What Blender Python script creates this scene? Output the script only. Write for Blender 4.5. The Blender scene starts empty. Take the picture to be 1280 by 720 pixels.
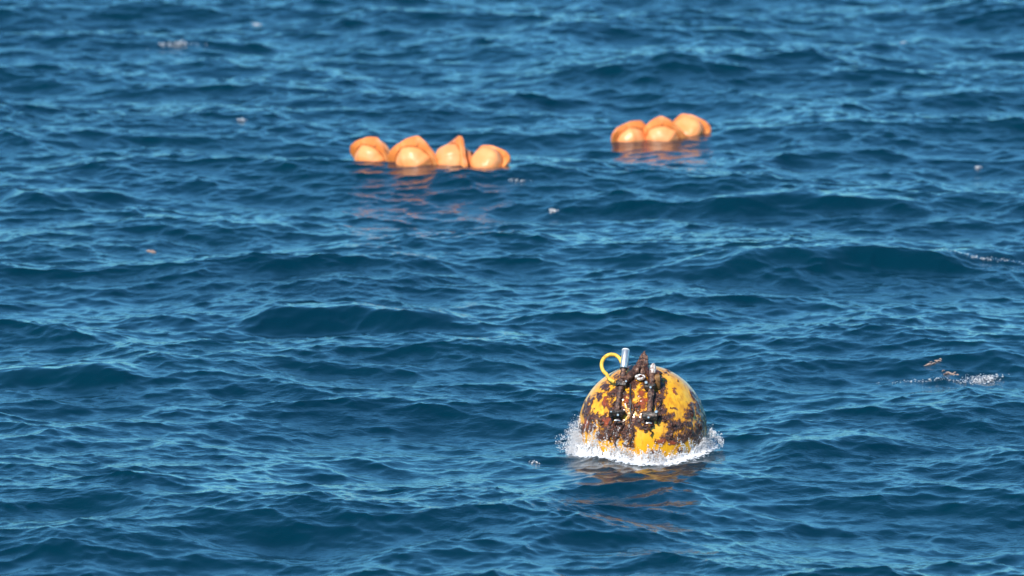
import bpy, math, random
import numpy as np
from mathutils import Vector, Matrix, noise

R = math.radians
random.seed(7)
scene = bpy.context.scene

# ------------------------------------------------------------------ camera
CAM_H = 12.5                      # deck height above the sea
PITCH = R(7.93)                   # looking down
FPX = 10667.0    # focal length in pixels of a 1280 x 720 frame
cam_data = bpy.data.cameras.new("camera")
cam_data.sensor_width = 36.0
cam_data.lens = 36.0 * FPX / 1280.0
cam_data.clip_start = 0.5
cam_data.clip_end = 20000.0
cam = bpy.data.objects.new("camera", cam_data)
scene.collection.objects.link(cam)
cam.location = (0, 0, CAM_H)
cam.rotation_euler = (R(90) - PITCH, 0, 0)
scene.camera = cam
cam_data.dof.use_dof = True
cam_data.dof.focus_distance = 79.4
cam_data.dof.aperture_fstop = 2.2

# ------------------------------------------------------------------ sky and sun
SUN_EL, SUN_AZ = R(40), R(207)    # azimuth clockwise from +Y: behind the camera, to its left
world = bpy.data.worlds.new("World")
scene.world = world
world.use_nodes = True
wn = world.node_tree.nodes
sky = wn.new("ShaderNodeTexSky")
sky.sky_type = 'NISHITA'
sky.sun_disc = False
sky.sun_elevation = SUN_EL
sky.sun_rotation = SUN_AZ
sky.altitude = 0
sky.air_density = 0.8
sky.dust_density = 0.0
sky.ozone_density = 5.0
bg = wn["Background"]
bg.inputs["Strength"].default_value = 0.15
cool = wn.new("ShaderNodeMix")      # the photograph's cool white balance, the same over the whole sky
cool.data_type = 'RGBA'
cool.blend_type = 'MULTIPLY'
cool.inputs[0].default_value = 1.0
cool.inputs[7].default_value = (0.46, 0.92, 0.98, 1)
world.node_tree.links.new(sky.outputs[0], cool.inputs[6])
world.node_tree.links.new(cool.outputs[2], bg.inputs["Color"])

sun_data = bpy.data.lights.new("sun", 'SUN')
sun_data.energy = 4.7
sun_data.angle = R(0.53)
sun_data.color = (1.0, 0.94, 0.86)
sun = bpy.data.objects.new("sun", sun_data)
scene.collection.objects.link(sun)
to_sun = Vector((math.sin(SUN_AZ) * math.cos(SUN_EL), math.cos(SUN_AZ) * math.cos(SUN_EL), math.sin(SUN_EL)))
sun.rotation_euler = to_sun.to_track_quat('Z', 'Y').to_euler()
sun.location = (0, 0, 60)

vs = scene.view_settings
vs.view_transform = 'Standard'
vs.look = 'None'
vs.exposure = 0.35
vs.gamma = 1.0
vs.use_curve_mapping = False
scene.cycles.use_denoising = True
scene.cycles.max_bounces = 8


# ------------------------------------------------------------------ helpers
def link(o, parent=None):
    scene.collection.objects.link(o)
    if parent is not None:
        o.parent = parent
    return o


def tag(o, label=None, cat=None, group=None, kind=None):
    if label: o["label"] = label
    if cat: o["category"] = cat
    if group: o["group"] = group
    if kind: o["kind"] = kind
    return o


class MB:
    """collects vertices and faces for one mesh"""
    def __init__(self):
        self.v, self.f = [], []

    def tube(self, pts, radii, n=14, cap=True):
        pts = [Vector(p) for p in pts]
        if not hasattr(radii, "__len__"):
            radii = [radii] * len(pts)
        base = len(self.v)
        up = None
        for i, p in enumerate(pts):
            a = pts[max(i - 1, 0)]; b = pts[min(i + 1, len(pts) - 1)]
            t = (b - a)
            if t.length < 1e-9: t = Vector((0, 0, 1))
            t.normalize()
            if up is None:
                up = t.orthogonal().normalized()
            else:
                up = (up - t * up.dot(t))
                up = up.normalized() if up.length > 1e-6 else t.orthogonal().normalized()
            s = t.cross(up)
            for k in range(n):
                an = 2 * math.pi * k / n
                self.v.append(p + (up * math.cos(an) + s * math.sin(an)) * radii[i])
        for i in range(len(pts) - 1):
            for k in range(n):
                a = base + i * n + k; b = base + i * n + (k + 1) % n
                self.f.append((a, b, b + n, a + n))
        if cap:
            self.f.append(tuple(base + k for k in reversed(range(n))))
            e = base + (len(pts) - 1) * n
            self.f.append(tuple(e + k for k in range(n)))
        return self

    def box(self, c, sx, sy, sz, rot=None, bev=0.25):
        """box with chamfered edges"""
        c = Vector(c); m = rot or Matrix.Identity(3)
        b = min(sx, sy, sz) * bev
        base = len(self.v)
        # three inset quads per axis pair: chamfered box of 24 vertices
        idx = {}
        for ax in range(3):
            for sg in (-1, 1):
                for u in (-1, 1):
                    for w in (-1, 1):
                        h = [sx / 2, sy / 2, sz / 2]
                        p = [0, 0, 0]
                        o = [a for a in range(3) if a != ax]
                        p[ax] = sg * h[ax]
                        p[o[0]] = u * (h[o[0]] - b); p[o[1]] = w * (h[o[1]] - b)
                        s = [0, 0, 0]; s[ax] = sg; s[o[0]] = u; s[o[1]] = w
                        idx[(ax, tuple(s))] = len(self.v)
                        self.v.append(c + m @ Vector(p))
        def q(*k):
            self.f.append(tuple(idx[x] for x in k))
        for ax in range(3):
            o = [a for a in range(3) if a != ax]
            for sg in (-1, 1):
                ks = []
                for u, w in ((-1, -1), (1, -1), (1, 1), (-1, 1)):
                    s = [0, 0, 0]; s[ax] = sg; s[o[0]] = u; s[o[1]] = w
                    ks.append((ax, tuple(s)))
                q(*ks)
            for u in (-1, 1):
                for w in (-1, 1):
                    s1 = [0, 0, 0]; s1[ax] = -1; s1[o[0]] = u; s1[o[1]] = w
                    s2 = list(s1); s2[ax] = 1
                    q((o[0], tuple(s1)), (o[0], tuple(s2)), (o[1], tuple(s2)), (o[1], tuple(s1)))
        for a in (-1, 1):
            for b_ in (-1, 1):
                for c_ in (-1, 1):
                    s = (a, b_, c_); q((0, s), (1, s), (2, s))
        return self

    def ball(self, c, r, nu=12, nv=8, sq=(1, 1, 1)):
        c = Vector(c); base = len(self.v)
        for j in range(nv + 1):
            th = math.pi * j / nv
            for i in range(nu):
                ph = 2 * math.pi * i / nu
                self.v.append(c + Vector((math.sin(th) * math.cos(ph) * sq[0], math.sin(th) * math.sin(ph) * sq[1], math.cos(th) * sq[2])) * r)
        for j in range(nv):
            for i in range(nu):
                a = base + j * nu + i; b = base + j * nu + (i + 1) % nu
                self.f.append((a, a + nu, b + nu, b))
        return self

    def roughen(self, amp, freq, seed=0.0):
        """push vertices about with noise: crust, growth"""
        off = Vector((seed * 7.1, seed * 3.3, seed * 5.7))
        for i, p in enumerate(self.v):
            d = noise.noise_vector(p * freq + off) + 0.5 * noise.noise_vector(p * freq * 2.3 + off)
            self.v[i] = p + d * amp
        return self

    def build(self, name, mat, parent=None, smooth=True):
        me = bpy.data.meshes.new(name)
        me.from_pydata([tuple(p) for p in self.v], [], self.f)
        import bmesh
        bm = bmesh.new(); bm.from_mesh(me)
        bmesh.ops.recalc_face_normals(bm, faces=bm.faces)
        bm.to_mesh(me); bm.free()
        if smooth:
            me.polygons.foreach_set("use_smooth", [True] * len(me.polygons))
            try:
                me.set_sharp_from_angle(angle=R(50))
            except Exception:
                pass
        me.materials.append(mat)
        return link(bpy.data.objects.new(name, me), parent)


def np_mesh(name, verts, quads, mat, smooth=True, tris=None):
    me = bpy.data.meshes.new(name)
    faces = quads if quads is not None else tris
    nper = faces.shape[1]
    me.vertices.add(len(verts))
    me.vertices.foreach_set("co", verts.astype(np.float32).ravel())
    me.loops.add(faces.size)
    me.loops.foreach_set("vertex_index", faces.astype(np.int32).ravel())
    me.polygons.add(len(faces))
    me.polygons.foreach_set("loop_start", np.arange(0, faces.size, nper, dtype=np.int32))
    me.polygons.foreach_set("loop_total", np.full(len(faces), nper, dtype=np.int32))
    me.polygons.foreach_set("use_smooth", np.full(len(faces), smooth, dtype=bool))
    me.update(calc_edges=True)
    me.materials.append(mat)
    return me


# ------------------------------------------------------------------ materials
def new_mat(name):
    m = bpy.data.materials.new(name)
    m.use_nodes = True
    nt = m.node_tree
    return m, nt, nt.nodes, nt.links, nt.nodes["Principled BSDF"]


def noise_node(nt, scale, detail=4, rough=0.55, coord="Object", dist=0.0):
    tc = nt.nodes.new("ShaderNodeTexCoord")
    n = nt.nodes.new("ShaderNodeTexNoise")
    n.inputs["Scale"].default_value = scale
    n.inputs["Detail"].default_value = detail
    n.inputs["Roughness"].default_value = rough
    n.inputs["Distortion"].default_value = dist
    nt.links.new(tc.outputs[coord], n.inputs["Vector"])
    return n


def ramp_node(nt, src, stops):
    r = nt.nodes.new("ShaderNodeValToRGB")
    e = r.color_ramp.elements
    while len(e) < len(stops): e.new(0.5)
    for i, (p, c) in enumerate(stops):
        e[i].position = p
        e[i].color = (*c, 1) if hasattr(c, "__len__") else (c, c, c, 1)
    nt.links.new(src, r.inputs[0])
    return r


def math_node(nt, op, a, b=None, clamp=False):
    m = nt.nodes.new("ShaderNodeMath"); m.operation = op; m.use_clamp = clamp
    for i, x in enumerate((a, b)):
        if x is None: continue
        if isinstance(x, (int, float)): m.inputs[i].default_value = x
        else: nt.links.new(x, m.inputs[i])
    return m.outputs[0]


def simple_mat(name, stops, scale=30, rough=0.5, metal=0.0, bump=0.0, bscale=80, spec=0.5):
    m, nt, N, L, bs = new_mat(name)
    n = noise_node(nt, scale)
    rp = ramp_node(nt, n.outputs["Fac"], stops)
    L.new(rp.outputs[0], bs.inputs["Base Color"])
    bs.inputs["Roughness"].default_value = rough
    bs.inputs["Metallic"].default_value = metal
    bs.inputs["Specular IOR Level"].default_value = spec
    if bump:
        b = noise_node(nt, bscale, 5)
        bn = N.new("ShaderNodeBump"); bn.inputs["Strength"].default_value = bump
        bn.inputs["Distance"].default_value = 0.01
        L.new(b.outputs["Fac"], bn.inputs["Height"]); L.new(bn.outputs[0], bs.inputs["Normal"])
    return m


# sea water: deep blue body under a mirror-like rippled surface
def water_material():
    m, nt, N, L, bs = new_mat("sea_water")
    bs.inputs["IOR"].default_value = 1.333
    bs.inputs["Roughness"].default_value = 0.16
    big = noise_node(nt, 0.22, 3)                                     # slow change of the water's own hue
    hue = ramp_node(nt, big.outputs["Fac"], [(0.3, (0.0001, 0.019, 0.035)), (0.7, (0.0001, 0.023, 0.039))])
    # froth attribute painted by the waves that break round the buoy
    at = N.new("ShaderNodeAttribute"); at.attribute_name = "froth"
    fn = noise_node(nt, 26, 6, 0.7)
    fm = math_node(nt, 'ADD', at.outputs["Fac"], math_node(nt, 'MULTIPLY', math_node(nt, 'SUBTRACT', fn.outputs["Fac"], 0.5), 2.6))
    fmask = ramp_node(nt, math_node(nt, 'MULTIPLY', fm, at.outputs["Fac"]), [(0.42, 0.0), (0.62, 1.0)])
    mix = N.new("ShaderNodeMix"); mix.data_type = 'RGBA'
    L.new(fmask.outputs[0], mix.inputs[0]); L.new(hue.outputs[0], mix.inputs[6])
    mix.inputs[7].default_value = (0.75, 0.77, 0.8, 1)
    L.new(mix.outputs[2], bs.inputs["Base Color"])
    rr = N.new("ShaderNodeMapRange"); rr.inputs[3].default_value = 0.16; rr.inputs[4].default_value = 0.7
    L.new(fmask.outputs[0], rr.inputs[0]); L.new(rr.outputs[0], bs.inputs["Roughness"])
    # ripples finer than the mesh; gusts make some patches rougher than others
    gust = noise_node(nt, 0.35, 4, 0.6)
    gs = ramp_node(nt, gust.outputs["Fac"], [(0.36, 0.12), (0.64, 1.0)])
    r1 = noise_node(nt, 7.0, 3, 0.55, dist=0.6)
    r2 = noise_node(nt, 20.0, 3, 0.5, dist=0.4)
    h = math_node(nt, 'ADD', math_node(nt, 'MULTIPLY', r1.outputs["Fac"], 1.0), math_node(nt, 'MULTIPLY', r2.outputs["Fac"], 0.3))
    h = math_node(nt, 'MULTIPLY', h, gs.outputs[0])
    b = N.new("ShaderNodeBump"); b.inputs["Strength"].default_value = 1.0; b.inputs["Distance"].default_value = 0.015
    L.new(h, b.inputs["Height"]); L.new(b.outputs[0], bs.inputs["Normal"])
    return m


MAT_WATER = water_material()


def foam_material():
    m, nt, N, L, bs = new_mat("sea_foam")
    bs.inputs["Base Color"].default_value = (0.93, 0.92, 0.92, 1)
    bs.inputs["Roughness"].default_value = 0.3
    bs.inputs["IOR"].default_value = 1.33
    tr = N.new("ShaderNodeBsdfTranslucent"); tr.inputs[0].default_value = (0.93, 0.92, 0.92, 1)
    mx = N.new("ShaderNodeMixShader"); mx.inputs[0].default_value = 0.4      # drops let light through
    L.new(bs.outputs[0], mx.inputs[1]); L.new(tr.outputs[0], mx.inputs[2])
    L.new(mx.outputs[0], N["Material Output"].inputs["Surface"])
    return m


MAT_FOAM = foam_material()


def froth_material():
    """thin sheet of aerated water: white, seen through where it is torn"""
    m, nt, N, L, bs = new_mat("froth_sheet")
    bs.inputs["Base Color"].default_value = (0.93, 0.92, 0.92, 1)
    bs.inputs["Roughness"].default_value = 0.35
    tc = N.new("ShaderNodeTexCoord"); mp = N.new("ShaderNodeMapping"); mp.inputs["Scale"].default_value = (1, 1, 0.35)
    n1 = N.new("ShaderNodeTexNoise"); n1.inputs["Scale"].default_value = 38; n1.inputs["Detail"].default_value = 7; n1.inputs["Roughness"].default_value = 0.7
    L.new(tc.outputs["Object"], mp.inputs["Vector"]); L.new(mp.outputs[0], n1.inputs["Vector"])
    al = ramp_node(nt, n1.outputs["Fac"], [(0.36, 0.10), (0.56, 0.94)])
    L.new(al.outputs[0], bs.inputs["Alpha"])
    tr = N.new("ShaderNodeBsdfTranslucent"); tr.inputs[0].default_value = (0.93, 0.92, 0.92, 1)
    b = N.new("ShaderNodeBump"); b.inputs["Strength"].default_value = 0.6; b.inputs["Distance"].default_value = 0.012
    L.new(n1.outputs["Fac"], b.inputs["Height"]); L.new(b.outputs[0], bs.inputs["Normal"])
    return m


MAT_FROTH = froth_material()

# ------------------------------------------------------------------ the sea
NX, NY, DX, DY = 2048, 2048, 0.025, 0.045
rng = np.random.default_rng(21)
kx = 2 * np.pi * np.fft.fftfreq(NX, DX)[:, None]
ky = 2 * np.pi * np.fft.fftfreq(NY, DY)[None, :]
k = np.sqrt(kx ** 2 + ky ** 2); k[0, 0] = 1e-6
th = np.arctan2(ky, kx)


def field(peak, spread, direction, power, cut):
    kp = 2 * np.pi / peak
    D = (1 - spread) + spread * np.cos(th - direction) ** 2
    P = np.exp(-(kp / k) ** 2) / k ** power * D * np.exp(-(k * cut) ** 2)
    P[0, 0] = 0
    h = np.sqrt(P) * (rng.normal(size=k.shape) + 1j * rng.normal(size=k.shape))
    sl = np.sqrt(np.sum(P * k ** 2) * 1.0)
    return h / sl            # unit rms slope (up to fft scaling below)


h = 0.11 * field(5.0, 0.7, R(84), 4.5, 0.010) + 0.155 * field(1.5, 0.3, R(96), 3.9, 0.004) + 0.055 * field(8.0, 0.85, R(74), 4.8, 0.05)
eta = np.real(np.fft.ifft2(h)) * NX * NY
dxm = np.real(np.fft.ifft2(1j * kx / k * h)) * NX * NY
dym = np.real(np.fft.ifft2(1j * ky / k * h)) * NX * NY
CHOP = 1.75
LEAN = 0.0                           # > 0 would push the crests over towards the camera
dym = dym - LEAN / CHOP * eta
X0, Y0 = -NX * DX / 2, 60.0         # world place of tile sample (0, 0)


def bil(a, x, y):
    u = (x - X0) / DX; v = (y - Y0) / DY
    i = int(math.floor(u)); j = int(math.floor(v)); u -= i; v -= j
    g = lambda p, q: a[p % NX, q % NY]
    return (g(i, j) * (1 - u) + g(i + 1, j) * u) * (1 - v) + (g(i, j + 1) * (1 - u) + g(i + 1, j + 1) * u) * v


RIDGES = []


def ridge(x, y):
    """the few larger crests that stand out of the chop"""
    e = 0.0
    for (ax, ay, bx, by, hh, sg) in RIDGES:
        L_ = math.hypot(bx - ax, by - ay); ux, uy = (bx - ax) / L_, (by - ay) / L_
        t_ = ((x - ax) * ux + (y - ay) * uy) / L_
        d_ = -(x - ax) * uy + (y - ay) * ux + .16 * np.sin(t_ * L_ * 2.1 + ax) + .07 * np.sin(t_ * L_ * 5.3)
        d_ = np.where(d_ < 0, d_ / .8, d_ / 1.4) / sg            # steeper on the near side
        e = e + hh * np.exp(-d_ ** 2) * np.exp(-((t_ - .5) / .5) ** 6)
    return e


def sea(x, y):
    """height of the water over the point (x, y)"""
    sx, sy = x, y
    for _ in range(6):
        sx = x - CHOP * bil(dxm, sx, sy); sy = y - CHOP * bil(dym, sx, sy)
    return float(bil(eta, sx, sy) + ridge(x, y))


def sea_mean(x, y, r):
    return sum(sea(x + r * math.cos(a), y + r * math.sin(a)) for a in np.linspace(0, 2 * math.pi, 12, endpoint=False)) / 12


def at(px, py, z=0.0):
    """point of the plane at height z that the photograph shows at pixel (px, py)"""
    d = Vector(((px - 640) / FPX, (360 - py) / FPX, -1.0))
    d = cam.rotation_euler.to_matrix() @ d
    t = (z - CAM_H) / d.z
    return Vector((0, 0, CAM_H)) + d * t


for (p0, p1, hh, sg) in (((850, 343), (1560, 312), .15, .45), ((880, 256), (1150, 260), .15, .5), ((320, 398), (570, 404), .16, .5),
                        ((-20, 468), (160, 476), .13, .45), ((0, 250), (160, 246), .13, .5), ((960, 560), (1120, 556), .10, .4)):
    q0, q1 = at(*p0), at(*p1)
    RIDGES.append((q0.x, q0.y, q1.x, q1.y, hh, sg))


def on_sea(px, py, dz=0.0):
    z = 0.0
    for _ in range(12):
        p = at(px, py, z + dz); z = 0.5 * z + 0.5 * sea(p.x, p.y)
    return at(px, py, z + dz)


def axis_indices(core0, core1, limit):
    """sample indices: every one in the core, then ever wider steps out to the horizon"""
    core = list(range(core0, core1 + 1))
    out, step, i = [], 1.0, core1
    while i < limit:
        step *= 1.22; i += max(1, int(step)); out.append(i)
    neg, step, i = [], 1.0, core0
    while i > -limit:
        step *= 1.22; i -= max(1, int(step)); neg.append(i)
    return np.array(neg[::-1] + core + out)


cx = int(8.2 / DX)
ix = axis_indices(NX // 2 - cx, NX // 2 + cx, int(9000 / DX))
iy = axis_indices(int(7.0 / DY), int(64.0 / DY), int(9000 / DY))
iy = iy[Y0 + iy * DY > -9000]
gx = X0 + ix * DX; gy = Y0 + iy * DY
stepx = np.gradient(gx); stepy = np.gradient(gy)
fade = np.minimum(1, 0.6 / np.maximum(stepx, 1e-6))[:, None] * np.minimum(1, 0.6 / np.maximum(stepy, 1e-6))[None, :]
sel = np.ix_(ix % NX, iy % NY)
E = eta[sel] * fade
PX = gx[:, None] + CHOP * dxm[sel] * fade
PY = gy[None, :] + CHOP * dym[sel] * fade

# the buoy's place (needed now: the sea is ruffled round it)
BUOY_H = 0.33          # centre above water, in radii
BPX, BPY = 803.0, 536.0
b_guess = at(BPX, 560)
b_level = sea_mean(b_guess.x, b_guess.y, 0.62)
PXM = 79.9 / FPX       # metres per pixel at the buoy
BR = 80.5 * PXM
b_center = at(BPX, BPY, b_level + BUOY_H * BR)
rw = BR * math.sqrt(1 - BUOY_H ** 2)
ddx = PX - b_center.x; ddy = PY - b_center.y
rr = np.sqrt(ddx ** 2 + ddy ** 2)
# water smooths against the hull and wells up a little on the camera side
def ruffle(e, x, y):
    """the sea's height near the hull: smoothed, welling up against it, dipping in front"""
    r_ = np.sqrt((x - b_center.x) ** 2 + (y - b_center.y) ** 2)
    w = np.exp(-((r_ / (rw * 1.25)) ** 4))
    e = e * (1 - 0.75 * w) + b_level * 0.75 * w + 0.03 * np.exp(-((r_ - rw * 1.05) / 0.10) ** 2)
    return e - 0.075 * np.exp(-(((x - b_center.x - .12) / .38) ** 2 + ((y - b_center.y + .75) / .5) ** 2))


E = ruffle(E + ridge(PX, PY), PX, PY)
# the rows of floats damp the chop between them
ROWS = []
for (px_, py_, hx, hy) in ((537, 206, 1.25, 1.0), (826, 175, .9, .9)):
    c_ = at(px_, py_); lv = sea_mean(c_.x, c_.y, .8)
    c_ = at(px_, py_, lv); ROWS.append((c_, lv))
    w = 0.38 * np.exp(-(((PX - c_.x) / hx) ** 4 + ((PY - c_.y) / hy) ** 4))
    E = E * (1 - w) + lv * w
froth = np.clip(1.2 - np.abs(rr - rw) / 0.26, 0, 1) * (rr < rw + 0.45)
froth = np.where(rr < rw, 1.0, froth) * (rr < 1.2)

nx, ny = len(gx), len(gy)
V = np.stack([PX, PY, E], -1).reshape(-1, 3)
ii, jj = np.meshgrid(np.arange(nx - 1), np.arange(ny - 1), indexing="ij")
a = (ii * ny + jj).ravel()
Q = np.stack([a, a + ny, a + ny + 1, a + 1], -1)
me = np_mesh("sea", V, Q, MAT_WATER)
fa = me.attributes.new("froth", 'FLOAT', 'POINT')
fa.data.foreach_set("value", froth.astype(np.float32).ravel())
sea_obj = link(bpy.data.objects.new("sea", me))
tag(sea_obj, "dark blue wind ruffled open sea", "sea", kind="structure")

# ------------------------------------------------------------------ the yellow buoy
def buoy_shell_material():
    m, nt, N, L, bs = new_mat("fouled_yellow_paint")
    at_ = N.new("ShaderNodeAttribute"); at_.attribute_name = "growth"
    rd = N.new("ShaderNodeAttribute"); rd.attribute_name = "rust"
    fine = noise_node(nt, 30, 8, 0.8)
    fld = math_node(nt, 'ADD', at_.outputs["Fac"], math_node(nt, 'MULTIPLY', math_node(nt, 'SUBTRACT', fine.outputs["Fac"], 0.5), 2.9))
    mask = ramp_node(nt, fld, [(0.46, 0.0), (0.53, 1.0)])
    halo = ramp_node(nt, fld, [(0.18, 0.0), (0.46, 1.0)])
    yn = noise_node(nt, 9, 5, 0.6)
    yel = ramp_node(nt, yn.outputs["Fac"], [(0.3, (0.82, 0.34, 0.010)), (0.55, (0.91, 0.45, 0.015)), (0.75, (0.91, 0.53, 0.06))])
    m1 = N.new("ShaderNodeMix"); m1.data_type = 'RGBA'
    hf = math_node(nt, 'MULTIPLY', halo.outputs[0], 0.75)
    L.new(hf, m1.inputs[0]); L.new(yel.outputs[0], m1.inputs[6]); m1.inputs[7].default_value = (0.60, 0.19, 0.010, 1)
    tc = N.new("ShaderNodeTexCoord"); mp = N.new("ShaderNodeMapping"); mp.inputs["Scale"].default_value = (1, 1, 0.09)
    sn = N.new("ShaderNodeTexNoise"); sn.inputs["Scale"].default_value = 26; sn.inputs["Detail"].default_value = 4
    L.new(tc.outputs["Object"], mp.inputs["Vector"]); L.new(mp.outputs[0], sn.inputs["Vector"])
    runs = ramp_node(nt, sn.outputs["Fac"], [(0.52, 0.0), (0.70, 0.75)])
    m4 = N.new("ShaderNodeMix"); m4.data_type = 'RGBA'
    L.new(runs.outputs[0], m4.inputs[0]); L.new(m1.outputs[2], m4.inputs[6]); m4.inputs[7].default_value = (0.50, 0.17, 0.012, 1)
    m1 = m4
    gn = noise_node(nt, 60, 5, 0.7)
    gcol = ramp_node(nt, gn.outputs["Fac"], [(0.32, (0.010, 0.005, 0.005)), (0.5, (0.050, 0.015, 0.008)), (0.58, (0.19, 0.050, 0.014)), (0.70, (0.34, 0.24, 0.21))])
    m3 = N.new("ShaderNodeMix"); m3.data_type = 'RGBA'
    L.new(rd.outputs["Fac"], m3.inputs[0]); L.new(gcol.outputs[0], m3.inputs[6]); m3.inputs[7].default_value = (0.36, 0.055, 0.008, 1)
    m2 = N.new("ShaderNodeMix"); m2.data_type = 'RGBA'
    L.new(mask.outputs[0], m2.inputs[0]); L.new(m1.outputs[2], m2.inputs[6]); L.new(m3.outputs[2], m2.inputs[7])
    L.new(m2.outputs[2], bs.inputs["Base Color"])
    bs.inputs["Roughness"].default_value = 0.34
    bs.inputs["Coat Weight"].default_value = 0.35      # wet
    bs.inputs["Coat Roughness"].default_value = 0.12
    hb = math_node(nt, 'ADD', math_node(nt, 'MULTIPLY', mask.outputs[0], gn.outputs["Fac"]), math_node(nt, 'MULTIPLY', yn.outputs["Fac"], 0.06))
    b = N.new("ShaderNodeBump"); b.inputs["Strength"].default_value = 0.9; b.inputs["Distance"].default_value = 0.02
    L.new(hb, b.inputs["Height"]); L.new(b.outputs[0], bs.inputs["Normal"])
    return m


MAT_SHELL = buoy_shell_material()
MAT_CRUST = simple_mat("brown_sea_growth", [(0.28, (0.014, 0.008, 0.008)), (0.48, (0.07, 0.030, 0.020)), (0.63, (0.20, 0.09, 0.05)), (0.75, (0.42, 0.33, 0.28))], 42, 0.5, 0, 0.9, 60)
MAT_CRUST_DARK = simple_mat("dark_sea_growth", [(0.3, (0.008, 0.005, 0.005)), (0.52, (0.050, 0.018, 0.010)), (0.68, (0.18, 0.05, 0.02)), (0.78, (0.40, 0.36, 0.35))], 46, 0.4, 0, 0.9, 70)
MAT_CLAMP = simple_mat("crusted_black_clamp", [(0.3, (0.006, 0.007, 0.007)), (0.5, (0.028, 0.024, 0.02)), (0.62, (0.10, 0.05, 0.03)), (0.74, (0.4, 0.36, 0.33))], 40, 0.4, 0, 0.9, 50)
MAT_STEEL = simple_mat("stainless_steel", [(0.3, (0.55, 0.55, 0.55)), (0.7, (0.74, 0.73, 0.70))], 24, 0.32, 0.75, 0.05)
MAT_WHITE = simple_mat("white_plastic", [(0.3, (0.74, 0.74, 0.72)), (0.7, (0.86, 0.86, 0.84))], 30, 0.4)
MAT_DIRTY = simple_mat("dirty_white_metal", [(0.38, (0.20, 0.13, 0.10)), (0.5, (0.70, 0.67, 0.63)), (0.7, (0.85, 0.84, 0.82))], 40, 0.4, 0, 0.4)
MAT_BLACK = simple_mat("black_rubber", [(0.3, (0.008, 0.009, 0.010)), (0.7, (0.03, 0.034, 0.033))], 40, 0.45, 0, 0.3)
MAT_ROPE = simple_mat("yellow_rope", [(0.30, (0.34, 0.16, 0.03)), (0.45, (0.74, 0.44, 0.04)), (0.7, (0.86, 0.60, 0.10))], 26, 0.6, 0, 0.6, 120)
MAT_OLIVE = simple_mat("olive_brown_housing", [(0.3, (0.10, 0.04, 0.015)), (0.7, (0.34, 0.17, 0.05))], 30, 0.6, 0, 0.5)
MAT_LENS = simple_mat("fouled_clear_lens", [(0.4, (0.22, 0.13, 0.10)), (0.52, (0.50, 0.40, 0.34)), (0.66, (0.82, 0.78, 0.74))], 50, 0.2, 0, 0.4)

buoy = bpy.data.objects.new("mooring_buoy", None)
link(buoy)
buoy.location = b_center
buoy.rotation_euler = (-R(9), 0, R(-0.88))
tag(buoy, "yellow spherical buoy crusted with dark growth, carrying two instrument tubes and a rope loop", "buoy")


def bl(px, py, depth):
    """buoy-local point: right / up offsets read off in pixels, depth out of the front of the sphere"""
    return Vector(((px - BPX), -depth, (BPY - py))) * PXM


def on_shell(px, py, proud=0.0):
    dx, dy = px - BPX, BPY - py
    d = math.sqrt(max(80.5 ** 2 - dx * dx - dy * dy, 0))
    p = Vector((dx, -d, dy))
    return p.normalized() * (80.5 + proud) * PXM


BLOBS = [  # px, py, radius x, radius y, tilt
    (757, 485, 4.2, 7, -25), (765, 494, 7, 5, 0), (749, 496, 2.4, 4, -30), (738, 505, 3, 11, -30), (733, 517, 4, 10, -15),
    (744, 522, 10, 6, 20), (739, 533, 5, 7, 0), (728, 537, 4, 6, 0), (757, 524, 9, 6, 0), (760, 540, 11, 10, 0), (768, 538, 9, 9, 0),
    (777, 535, 8, 9, 0), (783, 545, 6, 8, 0), (773, 513, 12, 10, 0), (774, 493, 9, 10, 0), (778, 478, 8, 9, 0), (790, 540, 4, 12, 0),
    (805, 533, 9, 5, 15), (795, 527, 9, 8, 0), (801, 492, 4, 4, 0), (797, 507, 8, 6, 0), (790, 478, 7, 8, 0), (788, 500, 3, 14, 0),
    (812, 520, 14, 9, 0), (825, 497, 4, 7, 0), (827, 512, 5, 8, 0), (831, 524, 8, 8, 0), (840, 533, 9, 7, 0), (837, 544, 8, 7, 0),
    (827, 550, 6, 3, 0), (849, 531, 8, 6, 0), (859, 530, 7, 5, 0), (864, 517, 7, 9, 0), (863, 506, 4, 4, 0), (867, 494, 4, 8, 30),
    (874, 508, 5, 11, 15), (879, 524, 5, 10, 5), (874, 535, 8, 8, 0), (862, 541, 9, 7, 0), (872, 548, 7, 8, 0), (843, 551, 8, 4, 0),
    (852, 545, 7, 6, 0), (838, 463, 8, 2.2, 32), (833, 512, 3, 2, 0), (843, 512, 3, 2, 0), (841, 520, 2.5, 3, 0), (814, 567, 6, 3, 0), (872, 559, 5, 7, 0), (821, 563, 3, 4, 0),
    (800, 470, 12, 5, 0), (812, 480, 10, 12, 0), (790, 460, 10, 4, -30), (818, 500, 6, 12, 0), (748, 545, 6, 4, 0),
    (764, 464, 3, 1.6, -30), (772, 461, 2, 1.5, 0), (731, 504, 1.5, 4, -25), (832, 477, 1.2, 1.2, 0), (847, 477, 1.2, 1.2, 0), (827, 480, 1.2, 1.2, 0), (786, 556, 6, 3, 0), (825, 484, 6, 9, 0), (822, 472, 6, 7, 0), (851, 563, 4, 3, 0),  # growth-coloured patch right of the shorter tube, added to cover greenish shade
]
RUST = [(759, 504, 5, 6), (760, 527, 4, 5), (801, 506, 5, 4), (801, 492, 4, 5), (828, 550, 6, 5), (805, 499, 4, 4), (843, 488, 2.6, 4.5), (782, 500, 3, 6), (840, 556, 4, 3), (733, 530, 3, 6)]


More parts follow.
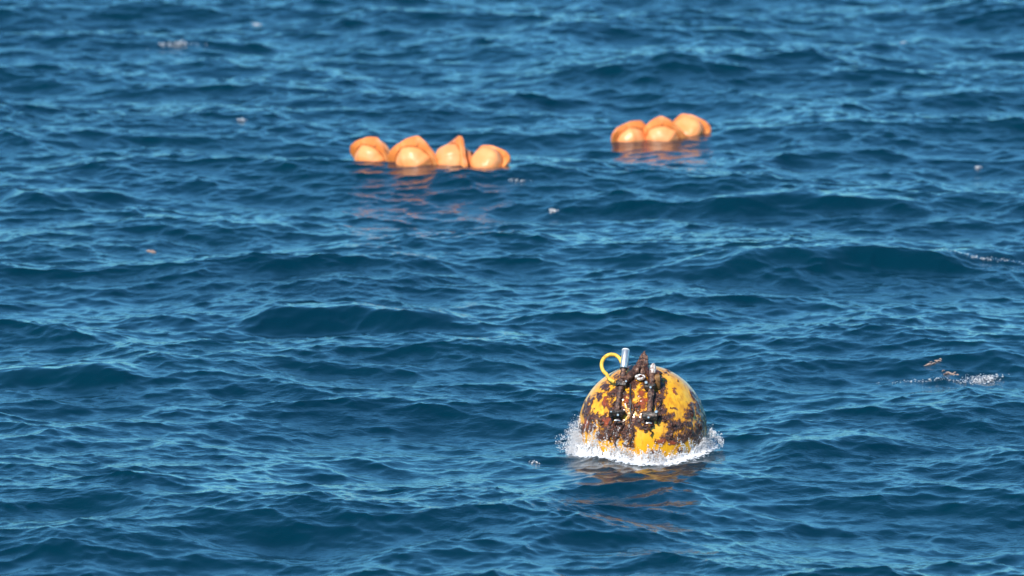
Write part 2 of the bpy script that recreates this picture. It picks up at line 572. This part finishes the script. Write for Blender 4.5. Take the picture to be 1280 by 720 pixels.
def make_shell():
    nu, nv = 420, 210
    verts, gr, ru = [], [], []
    bl_ = [(x - BPX, BPY - y, rx * 1.0, ry * 1.0, math.cos(R(t)), math.sin(R(t))) for x, y, rx, ry, t in BLOBS]
    u = np.arange(nu) * 2 * np.pi / nu; v = np.linspace(0, np.pi, nv + 1)
    vv, uu = np.meshgrid(v, u, indexing="ij")
    P = np.stack([np.sin(vv) * np.cos(uu), np.sin(vv) * np.sin(uu), np.cos(vv)], -1).reshape(-1, 3)
    X, Y, Z = P[:, 0] * 80.5, -P[:, 1] * 80.5, P[:, 2] * 80.5
    warp = np.array([noise.noise_vector(Vector(p) * 6.0)[:] for p in P])
    warp2 = np.array([noise.noise_vector(Vector(p) * 17.0)[:] for p in P])
    big = np.array([noise.fractal(Vector(p) * 3.0, 0.8, 2.0, 4) for p in P])
    xs = X + warp[:, 0] * 5 + warp2[:, 0] * 3.0; zs = Z + warp[:, 2] * 5 + warp2[:, 2] * 3.0
    g = np.full(len(P), -0.6)
    front = Y > 0
    for bx, by, rx, ry, c, s in bl_:
        ex = (xs - bx) * c + (zs - by) * s; ez = -(xs - bx) * s + (zs - by) * c
        d = np.sqrt((ex / rx) ** 2 + (ez / ry) ** 2)
        g = np.where(front, np.maximum(g, 0.5 + (1 - d) * 0.55), g)
    # away from what the photograph shows: the same growth in a belt round the middle
    belt = 0.42 + 0.9 * big - np.abs(Z + 2) / 60.0
    wgt = np.clip((8 - Y) / 16, 0, 1)
    g = g * (1 - wgt) + belt * wgt
    g = np.clip(g, -0.5, 1.0)
    r_ = np.zeros(len(P))
    for bx, by, rx, ry in RUST:
        d = np.sqrt(((xs - (bx - BPX)) / rx) ** 2 + ((zs - (BPY - by)) / ry) ** 2)
        hit = front & (d < 1.4)
        r_ = np.where(hit, np.maximum(r_, np.clip(1.5 - d, 0, 1)), r_)
        g = np.where(hit, np.maximum(g, 0.5 + (1 - d) * 0.5), g)
    lift = np.clip((g - 0.40) / 0.25, 0, 1) * (0.9 + 0.9 * warp2[:, 1])
    P = P * ((80.5 + lift) * PXM)[:, None]
    jj, ii = np.meshgrid(np.arange(nv), np.arange(nu), indexing="ij")
    a = (jj * nu + ii).ravel(); b = (jj * nu + (ii + 1) % nu).ravel()
    Q = np.stack([a, a + nu, b + nu, b], -1)
    me = np_mesh("shell", P, Q, MAT_SHELL)
    at1 = me.attributes.new("growth", 'FLOAT', 'POINT'); at1.data.foreach_set("value", g.astype(np.float32))
    at2 = me.attributes.new("rust", 'FLOAT', 'POINT'); at2.data.foreach_set("value", r_.astype(np.float32))
    o = link(bpy.data.objects.new("shell", me), buoy)
    tag(o, "yellow painted sphere patched with dark purple brown growth")


make_shell()


def lerp_pts(pts, n):
    pts = [Vector(p) for p in pts]
    out = []
    for i in range(len(pts) - 1):
        for t in range(n):
            out.append(pts[i].lerp(pts[i + 1], t / n))
    out.append(pts[-1])
    return out


# left instrument: brown tube with a bright steel canister on top
tl = [bl(770, 521, 78), bl(776, 485, 63), bl(780, 459, 51)]
p = lerp_pts(tl, 12)
t = MB().tube(p, [(3.6 + 0.5 * math.sin(i * 1.7)) * PXM for i in range(len(p))], 14).roughen(0.010, 40, 1).build("instrument_tube", MAT_CRUST, buoy)
tag(t, "tall instrument tube with a bright steel top")
c0, c1 = bl(779.6, 461, 51.8), bl(782, 438.5, 42)
ax = (c1 - c0).normalized()
MB().tube([c0, c0 + ax * .004, c1 - ax * .004, c1], [4.4 * PXM, 4.8 * PXM, 4.8 * PXM, 4.6 * PXM], 28).build("canister", MAT_STEEL, t)
MB().tube([c1 - ax * .001, c1 + ax * .006, c1 + ax * .012], [5.0 * PXM, 5.0 * PXM, 4.2 * PXM], 28).build("end_cap", MAT_WHITE, t)
MB().tube([c0 - ax * .012, c0 - ax * 0.004, c0 + ax * .002], [4.3 * PXM, 5.0 * PXM, 5.0 * PXM], 24).build("collar", MAT_BLACK, t)

# right instrument: shorter tube with a fouled clear lens
tr = [bl(811, 523, 85), bl(814, 488, 71), bl(815.5, 468, 62)]
p = lerp_pts(tr, 12)
t2 = MB().tube(p, [(3.9 + 0.6 * math.sin(i * 1.3 + 1)) * PXM for i in range(len(p))], 14).roughen(0.010, 40, 4).build("instrument_tube", MAT_CRUST, buoy)
tag(t2, "shorter crusted instrument tube with a cloudy lens on top")
c0, c1 = bl(815.3, 469, 62), bl(816.5, 454.5, 55)
MB().tube([c0, c0.lerp(c1, .3), c0.lerp(c1, .7), c0.lerp(c1, .92), c1], [3.6 * PXM, 4.2 * PXM, 3.7 * PXM, 2.4 * PXM, 1.0 * PXM], 18).roughen(.003, 60, 2).build("lens", MAT_LENS, t2)
MB().box(bl(822, 478, 62), 7 * PXM, 9 * PXM, 20 * PXM, Matrix.Rotation(R(25), 3, 'X'), .2).roughen(.006, 30, 3).build("housing", MAT_OLIVE, t2)
MB().ball(bl(822, 467, 58), 6 * PXM, 16, 10, (1, .8, .5)).roughen(.01, 30, 5).build("growth_clump", MAT_CRUST_DARK, t2)

# clamps that hold the tubes, with their bolts
def clamp(px, py, w_, h_, depth, rx, seed, bolts, bars):
    c = MB().box(bl(px, py, depth), w_ * PXM, 9 * PXM, h_ * PXM, Matrix.Rotation(R(rx), 3, 'X'), .25).roughen(.016, 30, seed).build("clamp", MAT_CLAMP, buoy)
    for (x, y, r_) in bolts:
        q = bl(x, y, depth + 4.0); d = (bl(x, y, depth + 7.0) - q)
        MB().tube([q - d * .3, q + d * .6, q + d], [r_ * PXM, r_ * PXM, r_ * .7 * PXM], 10).build("bolt", MAT_STEEL, c)
    for (x, y, l) in bars:
        MB().tube([bl(x - l / 2, y + .4, depth + 4), bl(x, y, depth + 5), bl(x + l / 2, y + .6, depth + 4)], [.9 * PXM] * 3, 8).build("clamp_bar", MAT_STEEL, c)
    return c


clamp(771, 516.5, 20, 8, 80, 12, 1, [(772.5, 519, 1.7), (764, 515, 1.2)], [(771.5, 525.5, 7)])
clamp(812.5, 520, 20, 9, 84, 10, 2, [(820, 515, 2.3), (810.5, 522, 1.6)], [(811, 528.8, 7)])
clamp(777, 479.5, 14, 6, 62, 35, 3, [(782.5, 477, 1.6)], [])
clamp(812, 482.5, 14, 6, 69, 32, 4, [(813, 484.5, 1.8), (807.5, 478.5, 2.2)], [])

# white shackle plate with a dark eye between the tubes
s = MB()
cen = on_shell(800.5, 475.5, 5)
nrm = cen.normalized(); sx = Vector((1, 0, -.25)); sx = (sx - nrm * sx.dot(nrm)).normalized(); sy = nrm.cross(sx)
ring = [cen + sx * math.cos(a_) * 5.0 * PXM + sy * math.sin(a_) * 3.4 * PXM for a_ in np.linspace(0, 2 * math.pi, 25)]
s.tube(ring, 1.7 * PXM, 10, cap=False)
s.roughen(.007, 35, 2)
s.build("shackle", MAT_DIRTY, buoy)
MB().tube([on_shell(800.5, 475.5, 2), on_shell(801, 475.3, 7.5)], [2.0 * PXM, 1.6 * PXM], 10).build("shackle_pin", MAT_CRUST_DARK, buoy)

# encrusted lifting post on the crown of the sphere and the arm that runs to the left tube
p = lerp_pts([bl(803, 470, 38), bl(803.5, 455, 30), bl(804, 446, 26), bl(804.3, 439, 24)], 8)
rad = np.interp(np.linspace(0, 1, len(p)), [0, .3, .55, .72, .85, 1], [9, 7.5, 6.0, 4.0, 2.4, 1.3]) * PXM
MB().tube(p, list(rad), 18).roughen(.02, 24, 6).build("lifting_post", MAT_CRUST, buoy)
p = lerp_pts([bl(780, 477, 62), bl(789, 469, 52), bl(798, 459, 40), bl(803, 452, 32)], 7)
MB().tube(p, [4.4 * PXM] * len(p), 14).roughen(.016, 26, 8).build("support_arm", MAT_CRUST, buoy)
p = lerp_pts([bl(806, 458, 38), bl(812, 470, 55), bl(816, 480, 64)], 7)
MB().tube(p, [3.6 * PXM] * len(p), 12).roughen(.014, 26, 9).build("support_arm", MAT_CRUST_DARK, buoy)
# dark strap and hose running down between the tubes
p = lerp_pts([on_shell(788.5, 482, 2.5), on_shell(788, 500, 2.5), on_shell(788.5, 517, 2.0)], 8)
MB().tube(p, [1.2 * PXM] * len(p), 8).roughen(.003, 40, 3).build("strap", MAT_BLACK, buoy)
for k_, (x, y, r_) in enumerate([(766, 494, 5), (759, 486, 4), (770, 505, 6), (781, 492, 5), (774, 528, 7), (764, 535, 7), (752, 527, 6), (784, 538, 5), (801, 527, 6), (823, 512, 4), (830, 524, 5), (841, 533, 6), (864, 517, 6), (851, 532, 5), (875, 533, 6), (862, 541, 5), (838, 545, 5), (822, 497, 4), (797, 508, 5), (740, 524, 5)]):
    c = on_shell(x, y, 0.3)
    rot = c.normalized().to_track_quat('Z', 'Y').to_matrix()
    mb = MB().ball((0, 0, 0), r_ * .72 * PXM, 20, 12, (1, 1.1, .4)).roughen(.016, 45, k_ * 1.3)
    mb.v = [c + rot @ q for q in mb.v]
    mb.build("growth_clump", MAT_CRUST_DARK, buoy)
# strands of growth hanging from the clamps down the front
for k_, (x, y0, y1, r_) in enumerate([(764, 520, 552, 2.0), (771, 522, 560, 2.4), (778, 518, 548, 1.8), (806, 526, 540, 1.8), (814, 526, 545, 2.0), (790, 500, 558, 1.8), (823, 500, 530, 1.8)]):
    p = [on_shell(x + 2.2 * math.sin(j_ * .9 + k_), y0 + (y1 - y0) * j_ / 14, 1.6) for j_ in range(15)]
    MB().tube(p, [r_ * PXM * (1 - .5 * j_ / 14) for j_ in range(15)], 8).roughen(.013, 38, k_ + 11).build("growth_strand", MAT_CRUST_DARK, buoy)
# yellow rope loop
cx_, cy_ = 764.5, 456.5
pts = []
for a_ in np.linspace(R(10), R(238), 30):
    pts.append(bl(cx_ + 12.6 * math.cos(a_), cy_ - 13.2 * math.sin(a_), 44 - 6 * math.sin(a_)))
pts.append(bl(761.5, 474, 52)); pts.append(bl(768, 478, 54))
MB().tube(pts, [2.35 * PXM] * len(pts), 12).build("rope_loop", MAT_ROPE, buoy)


# ------------------------------------------------------------------ orange floats in ribbed hats
def float_material():
    m, nt, N, L, bs = new_mat("orange_float_plastic")
    n = noise_node(nt, 5, 4, 0.6)
    rp = ramp_node(nt, n.outputs["Fac"], [(0.3, (0.84, 0.24, 0.055)), (0.5, (0.87, 0.30, 0.085)), (0.72, (0.88, 0.37, 0.13))])
    inf = N.new("ShaderNodeObjectInfo")
    mx = N.new("ShaderNodeMix"); mx.data_type = 'RGBA'; mx.blend_type = 'MIX'
    L.new(math_node(nt, 'MULTIPLY', inf.outputs["Random"], 0.3), mx.inputs[0])
    L.new(rp.outputs[0], mx.inputs[6]); mx.inputs[7].default_value = (0.88, 0.42, 0.20, 1)
    L.new(mx.outputs[2], bs.inputs["Base Color"])
    bs.inputs["Roughness"].default_value = 0.4
    b = noise_node(nt, 9, 3)
    bn = N.new("ShaderNodeBump"); bn.inputs["Strength"].default_value = 0.25; bn.inputs["Distance"].default_value = 0.01
    L.new(b.outputs["Fac"], bn.inputs["Height"]); L.new(bn.outputs[0], bs.inputs["Normal"])
    return m


MAT_FLOAT = float_material()
MAT_FLANGE = simple_mat("weathered_orange_plastic", [(0.3, (0.62, 0.19, 0.045)), (0.5, (0.80, 0.24, 0.05)), (0.7, (0.86, 0.34, 0.11))], 7, 0.45, 0, 0.3, 25)
MAT_JOINT_SHADE = simple_mat("dark_orange_joint_shade", [(0.3, (0.36, 0.10, 0.02)), (0.7, (0.52, 0.15, 0.03))], 20, 0.6)  # shade of the joint between dome and flange, put into the colour
FR = 0.198


def dome_mesh(sg):
    """one half of the hat: the upper is a round ribbed dome, the lower has a flat disc end"""
    mb = MB(); nu, nv = 64, 18
    for j in range(nv + 1):
        t_ = j / nv * math.pi / 2
        for i in range(nu):
            ph = 2 * math.pi * i / nu
            rib = 0.011 * max(0, math.cos(4 * ph)) ** 4 * math.sin(t_) ** .5
            if sg > 0:
                r_ = FR * math.sin(t_) ** .92 + rib; z_ = (FR * .97) * math.cos(t_) ** .85 + rib * .6 * math.cos(t_)
            else:
                r_ = FR * .84 * math.sin(t_) ** .45 + FR * .16 * (j / nv) ** 3
                z_ = FR * .86 * math.cos(t_) ** .42
            mb.v.append(Vector((r_ * math.cos(ph), r_ * math.sin(ph), sg * z_)))
    for j in range(nv):
        for i in range(nu):
            a_ = j * nu + i; b_ = j * nu + (i + 1) % nu
            mb.f.append((a_, a_ + nu, b_ + nu, b_))
    return mb


def flange_mesh(sg):
    mb = MB(); n = 64
    prof = [(0.74, 0.003), (1.0, 0.003), (1.02, 0.012), (1.0, 0.022), (0.74, 0.030)]
    for s_, z_ in prof:
        for i in range(n):
            ph = 2 * math.pi * i / n
            c_, q_ = math.cos(ph), math.sin(ph)
            r_ = 0.245 / (abs(c_) ** 3.6 + abs(q_) ** 3.6) ** (1 / 3.6) * s_
            warp = (0.020 * math.cos(2 * ph + 0.6) + 0.010 * math.cos(3 * ph)) * max(0, (r_ - .17) / .1)
            mb.v.append(Vector((r_ * c_, r_ * q_, sg * z_ + warp)))
    m_ = len(prof)
    for j in range(m_):
        for i in range(n):
            a_ = j * n + i; b_ = j * n + (i + 1) % n
            c_ = ((j + 1) % m_) * n + (i + 1) % n; d_ = ((j + 1) % m_) * n + i
            mb.f.append((a_, b_, c_, d_))
    return mb


float_first = None


def make_float(px, py, axis, roll, label, group, scale=1.0, ride=0.05):
    global float_first
    z = ROWS[0][1] if group == G1 else ROWS[1][1]
    # py names the pixel of the float's middle; it sits low in the water
    c = at(px, py, z + ride)
    up = Vector((0, math.sin(R(7)), math.cos(R(7)))); tw = Vector((0, -math.cos(R(7)), math.sin(R(7))))
    a_ = (Vector((1, 0, 0)) * axis[0] + up * axis[1] + tw * axis[2]).normalized()
    q = a_.to_track_quat('Z', 'Y').to_matrix() @ Matrix.Rotation(R(roll), 3, 'Z')
    root = bpy.data.objects.new("orange_float", None); link(root)
    root.location = c; root.rotation_euler = q.to_euler(); root.scale = (scale,) * 3
    tag(root, label, "float", group)
    if float_first is None:
        parts = []
        for sg in (1, -1):
            parts.append(dome_mesh(sg).roughen(.008, 8, 5).build("dome", MAT_FLOAT, root))
            parts.append(flange_mesh(sg).roughen(.009, 9, 3).build("flange", MAT_FLANGE, root))
            ring = [(.205 * math.cos(t_), .205 * math.sin(t_), sg * .034) for t_ in np.linspace(0, 2 * math.pi, 49)]
            parts.append(MB().tube(ring, .009, 6, cap=False).build("joint_shade", MAT_JOINT_SHADE, root))  # added dark ring that draws the shade where dome meets flange
        for s1 in (-1, 1):
            for s2 in (-1, 1):
                mb = MB().tube([(s1 * .168, s2 * .168, -.036), (s1 * .168, s2 * .168, .036)], .009, 8)
                parts.append(mb.build("bolt", MAT_FLOAT, root))
        float_first = parts
    else:
        for p_ in float_first:
            o = p_.copy(); link(o); o.parent = root
    return root


G1 = "orange floats strung in the left row"; G2 = "orange floats strung in the right row"
make_float(467, 199, (-.58, -.52, .62), 15, "orange float at the left end of the row of four, flange tilted over it", G1, 1.10, 0.035)
make_float(520, 203, (-.38, -.48, .79), 30, "second orange float from the left in the row of four", G1, 1.18, 0.065)
knob_float = make_float(567, 204, (-.85, .12, .50), 40, "third orange float from the left in the row of four, dark knob on its shoulder", G1, 1.14, 0.06)
bpy.context.view_layer.update()
kl = knob_float.matrix_world.inverted()
kw = knob_float.location + Vector((.20, .0, .115))
MB().tube([kl @ (kw + Vector((-.05, .0, -.05))), kl @ (kw + Vector((-.01, 0, 0))), kl @ (kw + Vector((.03, 0, .012)))], [.035, .03, .018], 12).roughen(.01, 20, 2).build("shackle", MAT_CRUST, knob_float)
make_float(609, 206, (.34, -.60, -.72), 10, "rightmost orange float in the row of four, round pale face towards the viewer", G1, 0.98, 0.06)
make_float(788, 177, (.34, -.38, .86), 15, "leftmost orange float of the farther row, low dome with a bright glint", G2, 0.98, -0.01)
make_float(829, 174, (-.12, -.55, .82), 45, "middle orange float of the farther row, flange corner raised", G2, 1.08, 0.015)
make_float(860, 167, (.12, -.60, -.78), 20, "rightmost orange float of the farther row, highest, with a round pale face", G2, 1.0, 0.05)


# ------------------------------------------------------------------ foam and spray (real drops, far too many to count)
OCT_V = np.array([(1, 0, 0), (-1, 0, 0), (0, 1, 0), (0, -1, 0), (0, 0, 1), (0, 0, -1)], float)
OCT_F = np.array([(0, 2, 4), (2, 1, 4), (1, 3, 4), (3, 0, 4), (2, 0, 5), (1, 2, 5), (3, 1, 5), (0, 3, 5)])


def drops(name, pts, sizes, stretch=None):
    n = len(pts)
    S = sizes[:, None] * (0.7 + 0.6 * rng.random((n, 3)))
    if stretch is not None:
        S = S * stretch
    V_ = (pts[:, None, :] + OCT_V[None] * S[:, None, :]).reshape(-1, 3)
    F_ = (OCT_F[None] + (np.arange(n) * 6)[:, None, None]).reshape(-1, 3)
    me_ = np_mesh(name, V_, None, MAT_FOAM, tris=F_)
    return link(bpy.data.objects.new(name, me_))


def splash():
    pts, sz = [], []
    bc = np.array(b_center)
    # phi: 0 = towards the camera, positive to the right
    prof_phi = np.radians([-180, -120, -95, -75, -55, -35, -15, 0, 20, 45, 70, 95, 120, 180])
    prof_top = np.array([.08, .12, .22, .24, .19, .12, .11, .15, .08, .07, .10, .16, .12, .08])
    prof_out = np.array([.08, .10, .14, .13, .07, .05, .08, .11, .09, .06, .07, .09, .09, .09])
    dens = np.array([.5, .8, 1.5, 1.6, 1.3, .9, .9, 1.2, .8, .8, 1.0, 1.2, .8, .5])
    ta = np.linspace(-np.pi, np.pi, 97)
    tw_ = np.array([float(ruffle(sea(bc[0] + math.sin(a_) * rw * 1.05, bc[1] - math.cos(a_) * rw * 1.05), bc[0] + math.sin(a_) * rw * 1.05, bc[1] - math.cos(a_) * rw * 1.05)) for a_ in ta])
    wl = lambda a_: np.interp(a_, ta, tw_)          # water level round the hull
    n = 36000
    phi = rng.uniform(-np.pi, np.pi, n * 2)
    keep = rng.random(n * 2) < np.interp(phi, prof_phi, dens) / 1.6
    phi = phi[keep][:n]; n = len(phi)
    clump = np.array([noise.fractal(Vector((math.sin(a_) * 6, math.cos(a_) * 6, 3.1)), .8, 2.1, 4) for a_ in phi])
    top = np.interp(phi, prof_phi, prof_top) * np.clip(0.85 + 1.1 * clump, .15, 1.8)
    out = np.interp(phi, prof_phi, prof_out) * np.clip(0.9 + 0.7 * clump, .3, 1.6)
    z = rng.random(n) ** 2.1 * top
    # hull radius at that height; foam hugs it higher up and spreads at the foot
    hz = z + wl(phi) - bc[2]
    hull = np.sqrt(np.maximum(BR ** 2 - hz ** 2, 0.01))
    r_ = hull + .006 + rng.random(n) ** 1.6 * out * (1 - 0.75 * np.clip(z / np.maximum(top, 1e-3), 0, 1)) + 0.4 * out * rng.random(n) * (z > top * .6)
    x = bc[0] + np.sin(phi) * r_; y = bc[1] - np.cos(phi) * r_
    pts.append(np.stack([x, y, wl(phi) + z - .008], -1))
    sz.append(np.exp(rng.normal(math.log(.0027), .45, n)).clip(.0012, .008) * (1.0 - .35 * np.clip(z / .25, 0, 1)))
    # spray thrown clear of the hull at the left and right
    for ang, cnt, up_, outw in ((-88, 350, .26, .22), (-70, 250, .2, .2), (88, 140, .18, .18), (70, 80, .12, .16), (0, 120, .16, .12)):
        ph = np.radians(ang + rng.normal(0, 11, cnt)); o_ = rng.random(cnt) ** 1.5 * outw; zz = rng.random(cnt) * up_ * (1.1 - o_ / outw * .7)
        rad_ = rw + .03 + o_
        pts.append(np.stack([bc[0] + np.sin(ph) * rad_, bc[1] - np.cos(ph) * rad_, wl(ph) + zz], -1)); sz.append(np.exp(rng.normal(math.log(.0034), .4, cnt)).clip(.0015, .008))
    # runnels of froth sliding down the lower hull
    for _ in range(90):
        ph = random.choice([random.uniform(-1.5, -.2), random.uniform(-1.5, -.2), random.uniform(-.2, 1.4)])
        h0 = random.uniform(.08, .34) * (1.0 if ph < -.1 else .62); m_ = int(h0 * 260)
        tt = rng.random(m_) ** 1.3
        hz_ = float(wl(ph)) - bc[2] + h0 * tt
        hull_ = np.sqrt(BR ** 2 - hz_ ** 2) + .005
        pp = ph + rng.normal(0, .012, m_) + .05 * np.sin(tt * 4 + ph * 9)
        pts.append(np.stack([bc[0] + np.sin(pp) * hull_, bc[1] - np.cos(pp) * hull_, bc[2] + hz_], -1)); sz.append(np.exp(rng.normal(math.log(.0036), .4, m_)).clip(.0015, .008))
    # torn sheet of froth clinging to the hull
    na, nz_ = 900, 40
    pa = np.linspace(-np.pi, np.pi, na, endpoint=False)
    sv, keepq = [], []
    tp = np.interp(pa, prof_phi, prof_top) * 1.0
    for i_, a_ in enumerate(pa):
        for j_ in range(nz_):
            f_ = j_ / (nz_ - 1); zz = -.03 + (tp[i_] + .03) * f_
            zl = float(wl(a_)); hr = math.sqrt(BR ** 2 - (zz + zl - bc[2]) ** 2)
            n1 = noise.fractal(Vector((math.sin(a_) * 16, math.cos(a_) * 16, zz * 22)), .7, 2.1, 4)
            n2 = noise.noise(Vector((math.sin(a_) * 24, math.cos(a_) * 24, zz * 5)))
            rad_ = hr + .010 + .013 * (n1 + .5) + .05 * (1 - f_) ** 3 + np.interp(a_, prof_phi, prof_out) * .35 * (1 - f_) ** 2
            sv.append((bc[0] + math.sin(a_) * rad_, bc[1] - math.cos(a_) * rad_, zl + zz))
            keepq.append(.62 * n2 + .45 * n1 > -.60 + 1.25 * f_ ** 1.1)
    sv = np.array(sv); keepq = np.array(keepq).reshape(na, nz_)
    I_, J_ = np.meshgrid(np.arange(na), np.arange(nz_ - 1), indexing="ij")
    k1 = keepq[I_, J_] & keepq[(I_ + 1) % na, J_] & keepq[I_, J_ + 1] & keepq[(I_ + 1) % na, J_ + 1]
    A_ = I_ * nz_ + J_; B_ = ((I_ + 1) % na) * nz_ + J_
    T_ = np.concatenate([np.stack([A_, B_, B_ + 1], -1)[k1], np.stack([A_, B_ + 1, A_ + 1], -1)[k1]])
    o = drops("splash", np.concatenate(pts), np.concatenate(sz))
    used = np.unique(T_); remap = np.zeros(len(sv), int); remap[used] = np.arange(len(used))
    link(bpy.data.objects.new("froth_sheet", np_mesh("froth_sheet", sv[used], None, MAT_FROTH, tris=remap[T_])), o)
    tag(o, "white foam and spray breaking round the waterline of the yellow buoy", "splash", kind="stuff")
    # thin crest of water flung off to the right of the buoy
    q0 = on_sea(905, 556); n = 260
    t_ = rng.random(n)
    base = np.array(bc) + np.array([(84 - 0) * PXM, -.1, 2 * PXM])
    pts = base + np.stack([t_ * 17 * PXM + rng.normal(0, .008, n), rng.normal(0, .03, n), -t_ ** 1.3 * 17 * PXM + rng.normal(0, .010, n) - (rng.random(n) ** 3) * .06], -1)
    o2 = drops("spray", pts, np.exp(rng.normal(math.log(.0042), .4, n)).clip(.0018, .009))
    tag(o2, "thin arc of spray flung off the right side of the yellow buoy", "spray", kind="stuff")


splash()


def whitecap(px, py, w_, n, label, seed, dy=.08, size=.007, zup=.05):
    r = np.random.default_rng(seed)
    c = on_sea(px, py)
    pts = []
    n = int(n * 1.7)
    for i in range(n):
        x = c.x + r.normal(0, .5) * w_ * .7; y = c.y + r.normal(0, .5) * dy
        pts.append((x, y, sea(x, y) + abs(r.normal(0, .3)) * zup * .6))
    s = np.exp(r.normal(math.log(size * .62), .5, n)).clip(.0018, .012)
    o = drops("whitecap", np.array(pts), s, np.array([1.3, 1.3, .7]))
    tag(o, label, "foam", "small breaking crests", "stuff")


whitecap(220, 56, .40, 90, "long low streak of white foam in the upper left", 1, .14, .007)
whitecap(321, 31, .08, 22, "small white fleck of foam near the top edge, left of centre", 2, .08, .010)
whitecap(302, 150, .05, 16, "lone white speck of foam left of the row of four floats", 3, .04, .010)
whitecap(691, 264, .08, 22, "white fleck of foam below the row of four floats", 4, .06, .009)
whitecap(648, 226, .20, 24, "faint scatter of foam just right of the row of four floats", 10, .06, .007)
whitecap(1228, 475, .24, 240, "clump of white foam on a crest right of the buoy", 5, .16, .0055)
whitecap(1175, 474, .7, 90, "line of foam beads along a crest leading to the foam clump", 6, .05, .005)
whitecap(1235, 324, .75, 70, "line of sparkling foam along the crest at the right edge", 7, .06, .006)
whitecap(1222, 210, .05, 20, "white speck of foam at the upper right", 8, .04, .009)
whitecap(1130, 54, .10, 12, "faint fleck of foam in the upper right corner", 9, .05, .009)
whitecap(668, 578, .07, 20, "tiny fleck of foam just left of the buoy splash", 11, .04, .005)

# ------------------------------------------------------------------ drifting scraps of weed
MAT_WEED = simple_mat("tan_seaweed", [(0.3, (0.30, 0.18, 0.13)), (0.6, (0.46, 0.31, 0.24)), (0.75, (0.5, 0.38, 0.31))], 30, 0.45, 0, 0.5)


def weed(px, py, w_, tilt, label, seed):
    w_ *= .8
    r = random.Random(seed); mb = MB()
    c = on_sea(px, py)
    for k_ in range(7):
        x = (k_ / 6 - .5) * w_; y0 = r.uniform(-.05, .05) + x * tilt
        pts = []
        a_ = r.uniform(-.5, .5); l = r.uniform(.04, .09)
        for s_ in range(6):
            u_ = s_ / 5 - .5
            X_ = c.x + x + u_ * l * math.cos(a_); Y_ = c.y + y0 + u_ * l * math.sin(a_) * 1.5
            pts.append(Vector((X_, Y_, sea(X_, Y_) - .007 + .010 * math.cos(u_ * 3))))
        mb.tube(pts, [.002, .004, .005, .005, .004, .002], 8)
    mb.roughen(.006, 30, seed)
    o = mb.build("seaweed_scrap", MAT_WEED)
    tag(o, label, "seaweed", "drifting seaweed scraps")


weed(1167, 453, .18, .6, "tan scrap of seaweed afloat, the higher of the two at right", 1)
weed(1188, 467, .16, -.5, "tan scrap of seaweed on the crest beside the foam beads", 2)
weed(189, 314, .08, -.5, "tiny tan scrap of seaweed afloat at far left", 3)
